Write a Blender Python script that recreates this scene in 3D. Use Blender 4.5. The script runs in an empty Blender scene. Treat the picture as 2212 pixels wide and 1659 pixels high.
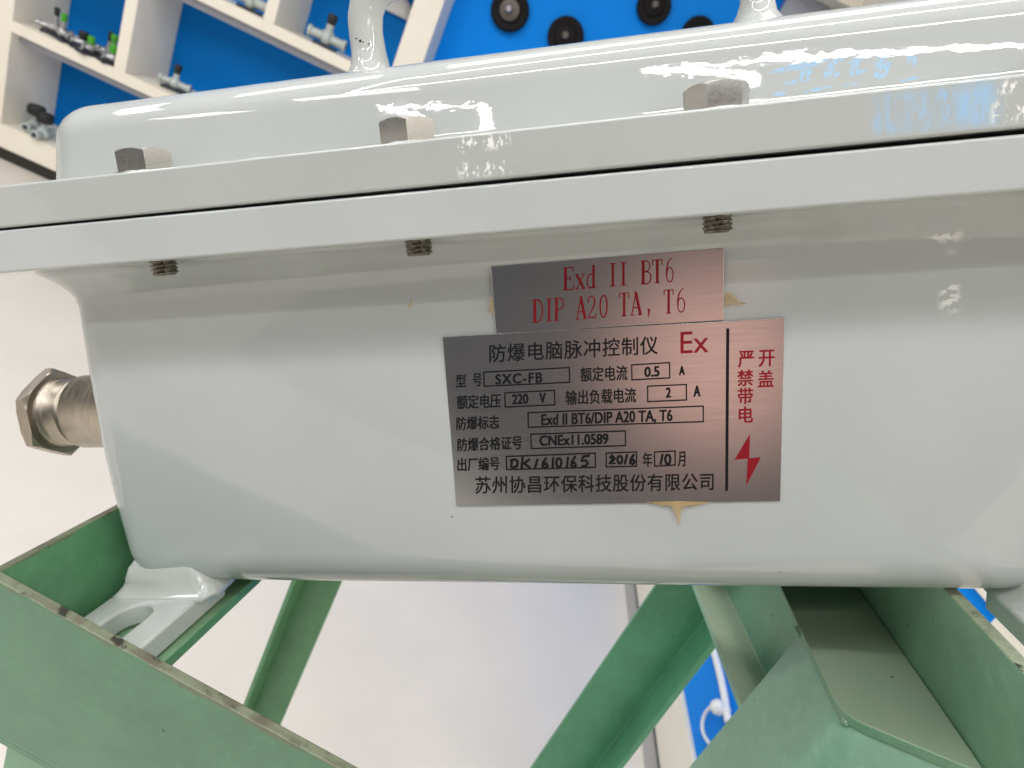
import bpy, bmesh, math, random
from mathutils import Vector, Matrix, noise
random.seed(7)
SC = bpy.context.scene
COL = SC.collection
PI = math.pi

# ------------------------------------------------------------------ camera
# photo measured on a 2212 x 1659 copy; focal length 1400 of those pixels
FP, CX, CY = 1400.0, 1106.0, 830.0
CAMH = 1.25
def cvn(x, y, z): return Vector((x, y, z)).normalized()
_dn = cvn(-1523, 3120, FP)                       # gravity seen from the camera
_u2 = cvn(134, -560, FP); _u2 = (_u2 - _dn * _u2.dot(_dn)).normalized()
_u1 = _u2.cross(-_dn)
W = Matrix((_u1, _u2, -_dn))                     # camera (x right, y down, z ahead) -> world
_bx = -cvn(-8106, 330, FP)
_bz = -cvn(517, 6770, FP); _bz = (_bz - _bx * _bz.dot(_bx)).normalized()
_by = _bz.cross(_bx)
RB = Matrix((_bx, _by, _bz))                     # camera -> box axes
CAMLOC = Vector((0, 0, CAMH))
CAMBOX = Vector((0, -0.252106, 0))               # camera in box coordinates
B2W = W @ RB.transposed()
M_BOX = Matrix.Translation(CAMLOC) @ B2W.to_4x4() @ Matrix.Translation(-CAMBOX)
DOWN = RB @ _dn                                  # gravity in box coordinates

cam = bpy.data.cameras.new('camera'); co = bpy.data.objects.new('camera', cam); COL.objects.link(co)
cam.sensor_fit = 'HORIZONTAL'; cam.sensor_width = 36.0; cam.lens = 36.0 * FP / 2212.0
cam.clip_start = 0.01; cam.clip_end = 60
cam.dof.use_dof = True; cam.dof.focus_distance = 0.245; cam.dof.aperture_fstop = 17
rc = Matrix((W @ Vector((1, 0, 0)), W @ Vector((0, -1, 0)), W @ Vector((0, 0, -1)))).transposed()
co.matrix_world = Matrix.Translation(CAMLOC) @ rc.to_4x4()
SC.camera = co

# ------------------------------------------------------------------ light of the showroom
SC.view_settings.view_transform = 'Standard'; SC.view_settings.look = 'None'
SC.view_settings.exposure = 0.0; SC.view_settings.gamma = 1.0
SC.view_settings.use_curve_mapping = False
SC.cycles.use_denoising = True
SC.cycles.max_bounces = 8

world = bpy.data.worlds.new('World'); SC.world = world; world.use_nodes = True
wn, wl = world.node_tree.nodes, world.node_tree.links
wbg = wn['Background']
def W_math(op, a, b=None, clamp=False):
    n = wn.new('ShaderNodeMath'); n.operation = op; n.use_clamp = clamp
    for i, v in enumerate((a, b)):
        if v is None: continue
        if isinstance(v, (int, float)): n.inputs[i].default_value = v
        else: wl.new(v, n.inputs[i])
    return n.outputs[0]
wtc = wn.new('ShaderNodeTexCoord'); wsep = wn.new('ShaderNodeSeparateXYZ')
wl.new(wtc.outputs['Generated'], wsep.inputs[0])
wr = wn.new('ShaderNodeValToRGB'); wl.new(W_math('MULTIPLY_ADD', wsep.outputs[2], 0.5), wr.inputs[0])
wr.inputs[0].links[0].from_node.inputs[2].default_value = 0.5
els = wr.color_ramp.elements
els[0].position = 0.0; els[0].color = (0.20, 0.20, 0.20, 1)
els[1].position = 1.0; els[1].color = (0.66, 0.66, 0.65, 1)
for pos, c in ((0.42, (0.24, 0.25, 0.27)), (0.52, (0.32, 0.34, 0.37)), (0.66, (0.52, 0.54, 0.56)), (0.8, (0.62, 0.62, 0.62))):
    e = els.new(pos); e.color = c + (1,)
def lobe(direction, cos_in, cos_out):
    n = wn.new('ShaderNodeVectorMath'); n.operation = 'DOT_PRODUCT'
    wl.new(wtc.outputs['Generated'], n.inputs[0]); n.inputs[1].default_value = Vector(direction).normalized()
    m = wn.new('ShaderNodeMapRange'); m.interpolation_type = 'SMOOTHSTEP'
    m.inputs['From Min'].default_value = cos_out; m.inputs['From Max'].default_value = cos_in
    wl.new(n.outputs['Value'], m.inputs['Value']); return m.outputs[0]
def wmix(fac, a, colour):
    n = wn.new('ShaderNodeMix'); n.data_type = 'RGBA'
    wl.new(fac, n.inputs[0]); wl.new(a, n.inputs[6]); n.inputs[7].default_value = tuple(colour) + (1,); return n.outputs[2]
# the dim side of the room behind the viewer, with a warm patch in it
wc = wmix(lobe((-0.16, -0.97, -0.20), 0.96, 0.45), wr.outputs[0], (0.31, 0.315, 0.325))
wc = wmix(lobe((-0.16, -0.90, -0.40), 0.99, 0.95), wc, (0.15, 0.153, 0.16))
wc = wmix(lobe((0.075, -0.99, 0.03), 0.9975, 0.986), wc, (3.5, 2.05, 1.68))
wl.new(wc, wbg.inputs['Color']); wbg.inputs['Strength'].default_value = 0.34

def area(name, p, q, width, radiance, colour=(1, 0.995, 0.975), target=None):
    """rectangular lamp from p to q (its long side), facing down"""
    p, q = Vector(p), Vector(q); L = (q - p).length
    d = bpy.data.lights.new(name, 'AREA'); d.shape = 'RECTANGLE'; d.size = L; d.size_y = width
    d.color = colour; d.energy = radiance * PI * L * width
    o = bpy.data.objects.new(name, d); COL.objects.link(o)
    x = (q - p).normalized(); mid = (p + q) / 2
    z = Vector((0, 0, 1)) if target is None else (mid - Vector(target)).normalized()
    z = (z - x * z.dot(x)).normalized(); y = z.cross(x)
    o.matrix_world = Matrix.Translation(mid) @ Matrix((x, y, z)).transposed().to_4x4()
    return o
# slim linear ceiling lamps, laid out as open outlines
for p, q, w, r in (
        ((-3.13, -2.84, 2.9), (-1.92, -2.345, 2.9), .022, 75), ((-1.93, -2.36, 2.9), (-2.04, -2.70, 2.9), .10, 60),
        ((-3.12, -2.83, 2.9), (-2.62, -2.75, 2.9), .035, 75),
        ((-0.85, -1.725, 2.9), (0.65, -1.02, 2.9), .024, 75), ((-0.85, -1.72, 2.9), (-0.34, -1.58, 2.9), .030, 75),
        ((-2.6, -1.0, 2.9), (1.3, -0.5, 2.9), .05, 50), ((-2.6, -1.0, 2.9), (-1.9, 0.25, 2.9), .05, 50),
        ((-1.9, 0.25, 2.9), (1.3, 0.5, 2.9), .05, 50)):
    area('ceiling_line_lamp', p, q, w, r)
for p, q, w, r in (((-1.6, 1.3, 2.9), (0.2, 1.3, 2.9), .6, 6.0), ((-3.2, 1.3, 2.9), (-2.0, 1.3, 2.9), .6, 7.0),
                   ((0.55, -1.9, 2.9), (1.6, -1.5, 2.9), .55, 6.5), ((-3.2, -1.2, 2.9), (-2.2, -1.5, 2.9), .6, 11.5),
                   ((2.3, -3.4, 2.9), (3.9, -3.4, 2.9), 1.2, 7.0), ((-6.2, -2.4, 2.9), (-4.8, -2.4, 2.9), 1.0, 15.0), ((-4.6, 0.4, 2.9), (-4.6, 2.0, 2.9), 0.8, 12.0)):
    area('fill_panel_lamp', p, q, w, r)  # unseen fill panels, added to brighten the shelf, box and stand

# photo pixel -> point on a plane of the box (y = const) : used for lettering positions on the plates
def px_box(x, y, yb=0.0):
    r = RB @ cvn(x - CX, y - CY, FP); t = (yb - CAMBOX.y) / r.y; return CAMBOX + r * t

# ------------------------------------------------------------------ materials
def lin(r, g, b):
    f = lambda v: (v / 255 / 12.92) if v <= 10 else ((v / 255 + 0.055) / 1.055) ** 2.4
    return (f(r), f(g), f(b))
class NT:
    def __init__(s, name):
        s.m = bpy.data.materials.new(name); s.m.use_nodes = True
        s.n = s.m.node_tree.nodes; s.l = s.m.node_tree.links; s.b = s.n['Principled BSDF']
        s._tc = None
    def set(s, **k):
        for a, v in k.items():
            i = s.b.inputs[a.replace('_', ' ')]
            if hasattr(v, 'links') or isinstance(v, bpy.types.NodeSocket): s.l.new(v, i)
            elif isinstance(v, tuple) and len(v) == 3: i.default_value = v + (1,)
            else: i.default_value = v
        return s
    def obj(s):
        if s._tc is None: s._tc = s.n.new('ShaderNodeTexCoord').outputs['Object']
        return s._tc
    def mapping(s, scale=(1, 1, 1), loc=(0, 0, 0), rot=(0, 0, 0)):
        m = s.n.new('ShaderNodeMapping'); s.l.new(s.obj(), m.inputs[0])
        m.inputs['Location'].default_value = loc; m.inputs['Scale'].default_value = scale; m.inputs['Rotation'].default_value = rot
        return m.outputs[0]
    def noise(s, scale, detail=2, rough=.5, vec=None, dist=0):
        n = s.n.new('ShaderNodeTexNoise'); s.l.new(vec if vec is not None else s.obj(), n.inputs['Vector'])
        n.inputs['Scale'].default_value = scale; n.inputs['Detail'].default_value = detail
        n.inputs['Roughness'].default_value = rough; n.inputs['Distortion'].default_value = dist
        return n.outputs[0]
    def voro(s, scale, vec=None):
        n = s.n.new('ShaderNodeTexVoronoi'); s.l.new(vec if vec is not None else s.obj(), n.inputs['Vector'])
        n.inputs['Scale'].default_value = scale; return n.outputs['Distance']
    def ramp(s, v, a, b, ca=0.0, cb=1.0):
        n = s.n.new('ShaderNodeMapRange'); n.interpolation_type = 'SMOOTHSTEP'; s.l.new(v, n.inputs['Value'])
        n.inputs['From Min'].default_value = a; n.inputs['From Max'].default_value = b
        n.inputs['To Min'].default_value = ca; n.inputs['To Max'].default_value = cb; return n.outputs[0]
    def math(s, op, a, b=0.0, c=None):
        n = s.n.new('ShaderNodeMath'); n.operation = op
        for i, v in enumerate((a, b, c)):
            if v is None: continue
            if isinstance(v, (int, float)): n.inputs[i].default_value = v
            else: s.l.new(v, n.inputs[i])
        return n.outputs[0]
    def mix(s, f, a, b):
        n = s.n.new('ShaderNodeMix'); n.data_type = 'RGBA'
        for i, v in ((0, f), (6, a), (7, b)):
            if isinstance(v, tuple): n.inputs[i].default_value = v + (1,) if len(v) == 3 else v
            elif isinstance(v, (int, float)): n.inputs[i].default_value = v
            else: s.l.new(v, n.inputs[i])
        return n.outputs[2]
    def bump(s, h, strength=1.0, dist=.001, prev=None):
        n = s.n.new('ShaderNodeBump'); n.inputs['Strength'].default_value = strength; n.inputs['Distance'].default_value = dist
        s.l.new(h, n.inputs['Height'])
        if prev is not None: s.l.new(prev, n.inputs['Normal'])
        return n.outputs[0]
    def sep(s, vec=None):
        n = s.n.new('ShaderNodeSeparateXYZ'); s.l.new(vec if vec is not None else s.obj(), n.inputs[0]); return n.outputs
    def boxmask(s, x0, x1, z0, z1, soft=.002, sx=None, vec=None):
        o = s.sep(vec)
        a = s.math('MULTIPLY', s.ramp(o[0], x0 - soft, x0 + soft), s.ramp(o[0], x1 - soft, x1 + soft, 1, 0))
        b = s.math('MULTIPLY', s.ramp(o[2], z0 - soft, z0 + soft), s.ramp(o[2], z1 - soft, z1 + soft, 1, 0))
        return s.math('MULTIPLY', a, b)

def simple(name, colour, rough=.5, metal=0.0, **k):
    t = NT(name); t.set(Base_Color=tuple(colour), Roughness=rough, Metallic=metal, **k); return t.m

OFF = Vector((-0.021, 0.085, -0.161))            # base of the control box in box coordinates
def enamel(name, base, marks=False, wav=1.0, spots=False):
    """thick glossy sprayed enamel: slow waves, orange peel, a few dark specks"""
    t = NT(name)
    dirt = t.ramp(t.noise(9, 4, .6), .35, .75)
    col = t.mix(dirt, tuple(base), tuple(c * .93 for c in base))
    sp = t.ramp(t.voro(62), .022, .042, 1, 0)
    sp2 = t.math('MULTIPLY', sp, t.ramp(t.noise(13, 1), .57, .60))
    col = t.mix(t.math('MULTIPLY', sp2, .8), col, (.06, .055, .05))
    rough = t.ramp(t.noise(40, 3), .3, .8, .010, .028)
    v = t.mapping(loc=tuple(OFF))
    b0 = t.bump(t.noise(46, 2, .45, vec=t.mapping((.36, 1, .9))), .115 * wav, .0011)
    b1 = t.bump(t.noise(190, 2, .5, vec=t.mapping((.8, 1, 1))), .019 * wav, .0010, b0)
    nrm = b1
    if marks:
        # lamp glints and blue reflections painted into the colour of the rim front
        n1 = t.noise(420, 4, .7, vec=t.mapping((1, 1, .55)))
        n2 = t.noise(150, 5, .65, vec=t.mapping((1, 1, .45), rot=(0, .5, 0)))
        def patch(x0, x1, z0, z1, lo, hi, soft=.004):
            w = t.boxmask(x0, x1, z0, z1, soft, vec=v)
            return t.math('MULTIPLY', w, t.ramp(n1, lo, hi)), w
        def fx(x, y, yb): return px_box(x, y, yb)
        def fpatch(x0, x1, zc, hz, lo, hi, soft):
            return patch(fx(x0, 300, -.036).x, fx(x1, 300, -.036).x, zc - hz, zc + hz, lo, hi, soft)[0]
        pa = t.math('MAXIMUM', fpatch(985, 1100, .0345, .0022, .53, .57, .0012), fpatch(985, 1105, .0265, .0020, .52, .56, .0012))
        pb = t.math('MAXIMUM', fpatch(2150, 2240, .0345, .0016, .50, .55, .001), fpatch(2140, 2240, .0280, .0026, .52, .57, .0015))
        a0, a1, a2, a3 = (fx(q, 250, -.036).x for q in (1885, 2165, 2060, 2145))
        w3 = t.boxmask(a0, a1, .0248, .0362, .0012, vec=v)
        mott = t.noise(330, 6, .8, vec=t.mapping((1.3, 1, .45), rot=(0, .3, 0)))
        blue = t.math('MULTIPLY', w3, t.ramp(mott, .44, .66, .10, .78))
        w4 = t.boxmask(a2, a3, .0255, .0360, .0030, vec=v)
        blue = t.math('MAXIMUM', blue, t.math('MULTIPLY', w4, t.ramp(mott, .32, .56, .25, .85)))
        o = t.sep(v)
        # pale blue strokes on the lid: centre and half size in detail-view pixels, slant
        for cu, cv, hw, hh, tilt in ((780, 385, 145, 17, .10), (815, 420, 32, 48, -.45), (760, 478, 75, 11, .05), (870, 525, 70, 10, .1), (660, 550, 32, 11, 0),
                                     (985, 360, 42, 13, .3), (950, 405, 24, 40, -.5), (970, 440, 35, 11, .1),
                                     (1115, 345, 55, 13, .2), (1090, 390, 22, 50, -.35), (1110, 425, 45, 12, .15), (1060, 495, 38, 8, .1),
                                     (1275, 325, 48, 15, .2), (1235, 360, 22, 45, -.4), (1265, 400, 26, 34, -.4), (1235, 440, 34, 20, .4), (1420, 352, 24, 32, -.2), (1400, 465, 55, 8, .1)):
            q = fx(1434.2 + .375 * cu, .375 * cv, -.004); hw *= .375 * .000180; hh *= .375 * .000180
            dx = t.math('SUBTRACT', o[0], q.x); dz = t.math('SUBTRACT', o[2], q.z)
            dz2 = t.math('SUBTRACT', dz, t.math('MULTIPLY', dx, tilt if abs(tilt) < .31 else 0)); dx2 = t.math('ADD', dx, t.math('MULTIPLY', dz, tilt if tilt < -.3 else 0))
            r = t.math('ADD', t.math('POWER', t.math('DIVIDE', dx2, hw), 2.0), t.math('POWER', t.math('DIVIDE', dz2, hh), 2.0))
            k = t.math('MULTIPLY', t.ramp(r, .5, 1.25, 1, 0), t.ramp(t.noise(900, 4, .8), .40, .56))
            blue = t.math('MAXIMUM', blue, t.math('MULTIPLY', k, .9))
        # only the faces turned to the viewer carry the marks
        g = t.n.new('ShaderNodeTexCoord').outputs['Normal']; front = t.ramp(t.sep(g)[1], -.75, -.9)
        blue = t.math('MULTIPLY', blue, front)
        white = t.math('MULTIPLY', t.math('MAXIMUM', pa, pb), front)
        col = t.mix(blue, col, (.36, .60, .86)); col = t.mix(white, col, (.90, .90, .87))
        nrm = t.bump(n1, .25, .0004, nrm) if False else nrm
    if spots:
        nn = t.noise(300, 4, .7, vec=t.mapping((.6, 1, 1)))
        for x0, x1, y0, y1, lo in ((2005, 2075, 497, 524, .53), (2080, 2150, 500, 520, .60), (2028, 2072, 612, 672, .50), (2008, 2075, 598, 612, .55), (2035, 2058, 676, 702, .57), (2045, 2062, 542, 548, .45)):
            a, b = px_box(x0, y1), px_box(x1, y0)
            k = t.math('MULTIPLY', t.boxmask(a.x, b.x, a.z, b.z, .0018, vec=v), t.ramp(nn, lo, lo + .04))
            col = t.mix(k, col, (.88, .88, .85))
    t.set(Base_Color=col, Roughness=rough, Normal=nrm, Specular_IOR_Level=.55)
    return t.m
M = {}
M['enamel'] = enamel('white_enamel', lin(190, 194, 194))
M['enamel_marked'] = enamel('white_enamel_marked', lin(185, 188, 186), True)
M['enamel_body'] = enamel('white_enamel_body', lin(190, 194, 194), spots=True)
M['enamel_weld'] = enamel('white_enamel_weld', lin(192, 195, 192), wav=5.5)

def steel(name, base=(.56, .55, .53), rough=.3, brush=(1, 1, 1), bs=.12, scale=900):
    t = NT(name); v = t.mapping(brush)
    n = t.noise(scale, 3, .6, vec=v); n2 = t.noise(60, 4, .6)
    t.set(Base_Color=t.mix(t.ramp(n2, .3, .75), tuple(base), tuple(c * .93 for c in base)), Metallic=1.0,
          Roughness=t.ramp(n, .3, .7, rough * .75, rough * 1.3), Normal=t.bump(n, bs, .0002)); return t.m
M['bolt'] = steel('bolt_steel', (.52, .505, .48), .34, (1, 1, 8), .0, 900)
M['thread'] = steel('thread_steel', (.25, .23, .20), .30, bs=.0)
M['gland'] = steel('gland_steel', (.44, .39, .32), .37, (1, .1, .1), .01, 700)
def plate_mat():
    t = NT('brushed_plate'); n = t.noise(900, 3, .6, vec=t.mapping((.05, 1, 1))); n2 = t.noise(45, 5, .7, vec=t.mapping((.5, 1, 1.3)))
    scr = t.math('MULTIPLY', t.ramp(t.noise(230, 5, .75, vec=t.mapping((.5, 1, 1.2))), .60, .70), t.ramp(t.noise(36, 2), .55, .68))
    base = t.mix(t.ramp(n, .3, .7), (.62, .62, .62), (.60, .60, .60)); base = t.mix(t.ramp(n2, .35, .75), base, (.585, .585, .585))
    base = t.mix(t.math('MULTIPLY', scr, .6), base, (.85, .85, .85))
    t.set(Base_Color=base, Metallic=1.0, Roughness=t.ramp(n, .3, .7, .205, .225), Normal=t.bump(n, .006, .0001)); return t.m
M['plate'] = plate_mat()
M['ink_black'] = simple('black_ink', (.010, .010, .011), .6, Specular_IOR_Level=.12)
M['ink_red'] = simple('red_ink', (.25, .008, .016), .55, Specular_IOR_Level=.2)
M['glue'] = simple('dried_glue', (.58, .40, .15), .18, Alpha=.55)
M['glue'].node_tree.nodes['Principled BSDF'].inputs['Subsurface Weight'].default_value = .3
M['glue'].node_tree.nodes['Principled BSDF'].inputs['Subsurface Radius'].default_value = (.004, .003, .001)

def green(name, base, dust=(.42, .47, .34), dust_amt=.75, rim=None):
    t = NT(name)
    n = t.noise(26, 5, .65); n2 = t.noise(120, 4, .7)
    col = t.mix(t.ramp(n, .3, .75), tuple(base), tuple(c * .80 for c in base))
    col = t.mix(t.math('MULTIPLY', t.ramp(n2, .45, .75), .25), col, tuple(min(1, c * 1.45 + .02) for c in base))
    # dust lies on what faces up
    nz = t.sep(t.n.new('ShaderNodeTexCoord').outputs['Normal'])[2]
    col = t.mix(t.math('MULTIPLY', t.ramp(nz, .45, .9), t.ramp(n, .2, .7, dust_amt * .75, dust_amt)), col, tuple(dust))
    if rim:
        # bruised paint along the rim: rim = (point on the rim, direction away from it)
        p0, dv, wd = rim
        vm = t.n.new('ShaderNodeVectorMath'); vm.operation = 'DOT_PRODUCT'; t.l.new(t.obj(), vm.inputs[0]); vm.inputs[1].default_value = dv
        dist = t.math('ADD', vm.outputs['Value'], -Vector(p0).dot(Vector(dv)))
        rag = t.noise(230, 5, .75); rag2 = t.noise(60, 3, .6)
        edge = t.math('MULTIPLY_ADD', rag2, wd * 3.2, -wd * 1.0)
        m_ = t.ramp(t.math('SUBTRACT', dist, t.math('MULTIPLY_ADD', rag, wd * 2.2, t.math('MULTIPLY_ADD', edge, 1.0, -wd * 1.3))), -wd * .35, wd * .5, 1, 0)
        col = t.mix(t.math('MULTIPLY', m_, .8), col, (.17, .165, .105))
        m2 = t.math('MULTIPLY', t.ramp(dist, wd * .2, wd * 1.4, 1, 0), t.ramp(rag, .60, .66))
        col = t.mix(m2, col, (.035, .03, .022))
        sm = t.math('MULTIPLY', t.ramp(t.noise(75, 5, .8), .64, .70), t.ramp(t.noise(22, 2), .48, .58))
        col = t.mix(t.math('MULTIPLY', sm, .6), col, (.05, .07, .045))
    sp = t.math('MULTIPLY', t.ramp(t.voro(95), .06, .10, 1, 0), t.ramp(t.noise(31, 2), .56, .60))
    col = t.mix(t.math('MULTIPLY', sp, .8), col, (.03, .03, .022))
    t.set(Base_Color=col, Roughness=t.ramp(n2, .3, .8, .28, .45), Normal=t.bump(n2, .12, .0008)); return t.m
M['green'] = green('pale_green_paint', (.17, .36, .22))
M['green_lit'] = green('lit_green_paint', (.29, .54, .39), dust=(.60, .64, .48), dust_amt=.9)  # brighter copy of the green: light on post and brace painted in
M['green_deep'] = green('deep_green_paint', (.11, .38, .22), dust_amt=.3)
M['green_mid'] = green('mid_green_paint', (.11, .30, .14), dust_amt=.3)
def worn(c1=(.185, .21, .135), c2=(.12, .11, .075), name='worn_green_edge'):
    t = NT(name)
    n = t.noise(110, 5, .7); n2 = t.noise(48, 4, .65, dist=.6)
    col = t.mix(t.ramp(n, .38, .66), tuple(c1), tuple(c2))
    col = t.mix(t.ramp(n2, .56, .61), col, (.03, .028, .02))
    col = t.mix(t.math('MULTIPLY', t.ramp(t.noise(30, 3), .66, .70), .8), col, (.13, .05, .035))
    t.set(Base_Color=col, Roughness=.42, Normal=t.bump(n, .5, .0012)); return t.m
M['worn'] = worn()
M['worn_light'] = worn((.30, .35, .235), (.20, .215, .15), 'worn_pale_edge')
def board():
    t = NT('white_board'); n = t.noise(6, 3)
    t.set(Base_Color=t.mix(t.ramp(n, .3, .7), lin(246, 239, 224), lin(241, 233, 217)), Roughness=.45); return t.m
M['board'] = board()
M['board_in'] = simple('white_board_inside', lin(222, 221, 219), .5)
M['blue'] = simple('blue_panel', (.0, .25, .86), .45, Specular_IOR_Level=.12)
M['skirt'] = simple('black_skirting', (.02, .018, .016), .5)
M['strip_grey'] = simple('grey_strip', (.36, .38, .44), .5)
def floor_mat():
    t = NT('pale_floor'); n = t.noise(3.0, 5, .6); n2 = t.noise(55, 4, .7)
    col = t.mix(t.ramp(n, .3, .75), lin(222, 214, 205), lin(214, 207, 198))
    col = t.mix(t.math('MULTIPLY', t.ramp(n2, .60, .75), .12), col, (.35, .33, .31))
    t.set(Base_Color=col, Roughness=.35); return t.m
M['floor'] = floor_mat()
M['floor_grey'] = simple('grey_floor_border', (.36, .35, .34), .4)
M['chrome'] = simple('valve_silver', (.55, .55, .56), .3, .85)
M['zinc'] = simple('valve_grey_casting', (.50, .55, .53), .45, .15)
M['knob_black'] = simple('black_knob', (.012, .012, .013), .5)
M['knob_green'] = simple('green_knob', (.06, .36, .02), .5)
M['base_dark'] = simple('dark_bounce_shield', (.035, .04, .055), .5)
M['rubber'] = simple('black_rubber', (.014, .012, .012), .75, Specular_IOR_Level=.2)
M['hub'] = simple('hub_metal', (.13, .11, .095), .5, .3)
M['white_plastic'] = simple('white_plastic', (.80, .80, .80), .35)

# ------------------------------------------------------------------ mesh helpers
def link(name, me, mats, parent=None, mw=None, smooth=False):
    if not isinstance(mats, (list, tuple)): mats = [mats]
    for m in mats: me.materials.append(m)
    o = bpy.data.objects.new(name, me); COL.objects.link(o)
    if parent is not None: o.parent = parent
    if mw is not None: o.matrix_world = mw
    if smooth:
        for p in me.polygons: p.use_smooth = True
    return o
def bevel(o, w, seg=3, ang=35):
    b = o.modifiers.new('bevel', 'BEVEL'); b.width = w; b.segments = seg; b.limit_method = 'ANGLE'; b.angle_limit = math.radians(ang)
    b.harden_normals = True
    for p in o.data.polygons: p.use_smooth = True
    return o
def mesh(name, verts, faces, shift=Vector((0, 0, 0))):
    me = bpy.data.meshes.new(name); me.from_pydata([Vector(v) - shift for v in verts], [], faces); me.update()
    bm = bmesh.new(); bm.from_mesh(me); bmesh.ops.recalc_face_normals(bm, faces=bm.faces); bm.to_mesh(me); bm.free()
    return me
class MB:
    def __init__(s): s.v, s.f, s.mi, s.cur = [], [], [], 0
    def add(s, vs, fs):
        k = len(s.v); s.v += [tuple(v) for v in vs]; s.f += [tuple(i + k for i in f) for f in fs]; s.mi += [s.cur] * len(fs)
    def box(s, a, b):
        (x0, y0, z0), (x1, y1, z1) = a, b
        s.add([(x0, y0, z0), (x1, y0, z0), (x1, y1, z0), (x0, y1, z0), (x0, y0, z1), (x1, y0, z1), (x1, y1, z1), (x0, y1, z1)],
              [(0, 3, 2, 1), (4, 5, 6, 7), (0, 1, 5, 4), (1, 2, 6, 5), (2, 3, 7, 6), (3, 0, 4, 7)])
    def prism(s, poly, d):
        """poly: list of 3d points, extruded by vector d"""
        n = len(poly); d = Vector(d); p = [Vector(q) for q in poly]
        s.add(p + [q + d for q in p], [tuple(range(n))[::-1], tuple(range(n, 2 * n))] + [(i, (i + 1) % n, n + (i + 1) % n, n + i) for i in range(n)])
    def lathe(s, prof, centre=(0, 0, 0), axis='z', n=24, fn=None):
        c = Vector(centre); vs = []
        for r, h in prof:
            for k in range(n):
                a = 2 * PI * k / n; rr = r * (fn(a, h) if fn else 1)
                q = (rr * math.cos(a), rr * math.sin(a), h)
                if axis == 'x': q = (q[2], q[0], q[1])
                elif axis == 'y': q = (q[0], q[2], q[1])
                vs.append(c + Vector(q))
        fs = [tuple(range(n))[::-1], tuple(range((len(prof) - 1) * n, len(prof) * n))]
        for i in range(len(prof) - 1):
            for k in range(n):
                fs.append((i * n + k, i * n + (k + 1) % n, (i + 1) * n + (k + 1) % n, (i + 1) * n + k))
        s.add(vs, fs)
    def tube(s, path, radii, n=16, flat=1.0):
        path = [Vector(p) for p in path]; vs = []; prev = None
        if isinstance(radii, (int, float)): radii = [radii] * len(path)
        for i, p in enumerate(path):
            t = (path[min(i + 1, len(path) - 1)] - path[max(i - 1, 0)]).normalized()
            if prev is None: u = t.orthogonal().normalized()
            else: u = (prev - t * prev.dot(t)).normalized()
            prev = u; w = t.cross(u)
            for k in range(n):
                a = 2 * PI * k / n; vs.append(p + (u * math.cos(a) + w * math.sin(a) * flat) * radii[i])
        fs = [tuple(range(n))[::-1], tuple(range((len(path) - 1) * n, len(path) * n))]
        for i in range(len(path) - 1):
            for k in range(n): fs.append((i * n + k, i * n + (k + 1) % n, (i + 1) * n + (k + 1) % n, (i + 1) * n + k))
        s.add(vs, fs)
    def build(s, name, mats, parent=None, shift=Vector((0, 0, 0)), smooth=False, mw=None, angle=None):
        me = bpy.data.meshes.new(name); me.from_pydata([Vector(v) - shift for v in s.v], [], s.f); me.update()
        bm = bmesh.new(); bm.from_mesh(me)
        bmesh.ops.recalc_face_normals(bm, faces=bm.faces)
        if angle is not None:
            lim = math.radians(angle)
            for e in bm.edges:
                if len(e.link_faces) == 2 and e.calc_face_angle(0) > lim: e.smooth = False
            smooth = True
        bm.to_mesh(me); bm.free()
        for p, i in zip(me.polygons, s.mi): p.material_index = i
        return link(name, me, mats, parent, mw, smooth)
def rring(x0, x1, y0, y1, z, r, inset=0.0, n=7):
    """rounded rectangle ring, counter-clockwise"""
    x0 += inset; y0 += inset; x1 -= inset; y1 -= inset; r = max(r - inset, .0005)
    pts = []
    for cx_, cy_, a0 in ((x1 - r, y0 + r, -PI / 2), (x1 - r, y1 - r, 0), (x0 + r, y1 - r, PI / 2), (x0 + r, y0 + r, PI)):
        for k in range(n + 1):
            a = a0 + PI / 2 * k / n; pts.append((cx_ + r * math.cos(a), cy_ + r * math.sin(a), z))
    return pts
def loft(rings, caps=(True, True)):
    m = MB(); n = len(rings[0]); vs = [p for r in rings for p in r]; fs = []
    if caps[0]: fs.append(tuple(range(n))[::-1])
    if caps[1]: fs.append(tuple(range((len(rings) - 1) * n, len(rings) * n)))
    for i in range(len(rings) - 1):
        for k in range(n): fs.append((i * n + k, i * n + (k + 1) % n, (i + 1) * n + (k + 1) % n, (i + 1) * n + k))
    m.add(vs, fs); return m
def tag(o, label=None, cat=None, group=None, kind=None):
    if label: o['label'] = label
    if cat: o['category'] = cat
    if group: o['group'] = group
    if kind: o['kind'] = kind
    return o
def thing(name, loc_or_mw, label, cat, group=None):
    o = bpy.data.objects.new(name, None); COL.objects.link(o); o.empty_display_size = .05
    if isinstance(loc_or_mw, Matrix): o.matrix_world = loc_or_mw
    else: o.location = loc_or_mw
    return tag(o, label, cat, group)
# ------------------------------------------------------------------ setting: floor
m = MB(); m.add([(-5, -3, 0), (0.842, -3, 0), (0.842, 3.4, 0), (-5, 3.4, 0)], [(0, 1, 2, 3)])
tag(m.build('floor', M['floor']), kind='structure')
m = MB(); m.add([(.806, -2, .004), (.8415, -2, .004), (.8415, 3.02, .004), (.806, 3.02, .004)], [(0, 1, 2, 3)])
tag(m.build('floor_border', M['floor_grey']), kind='structure')

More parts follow.
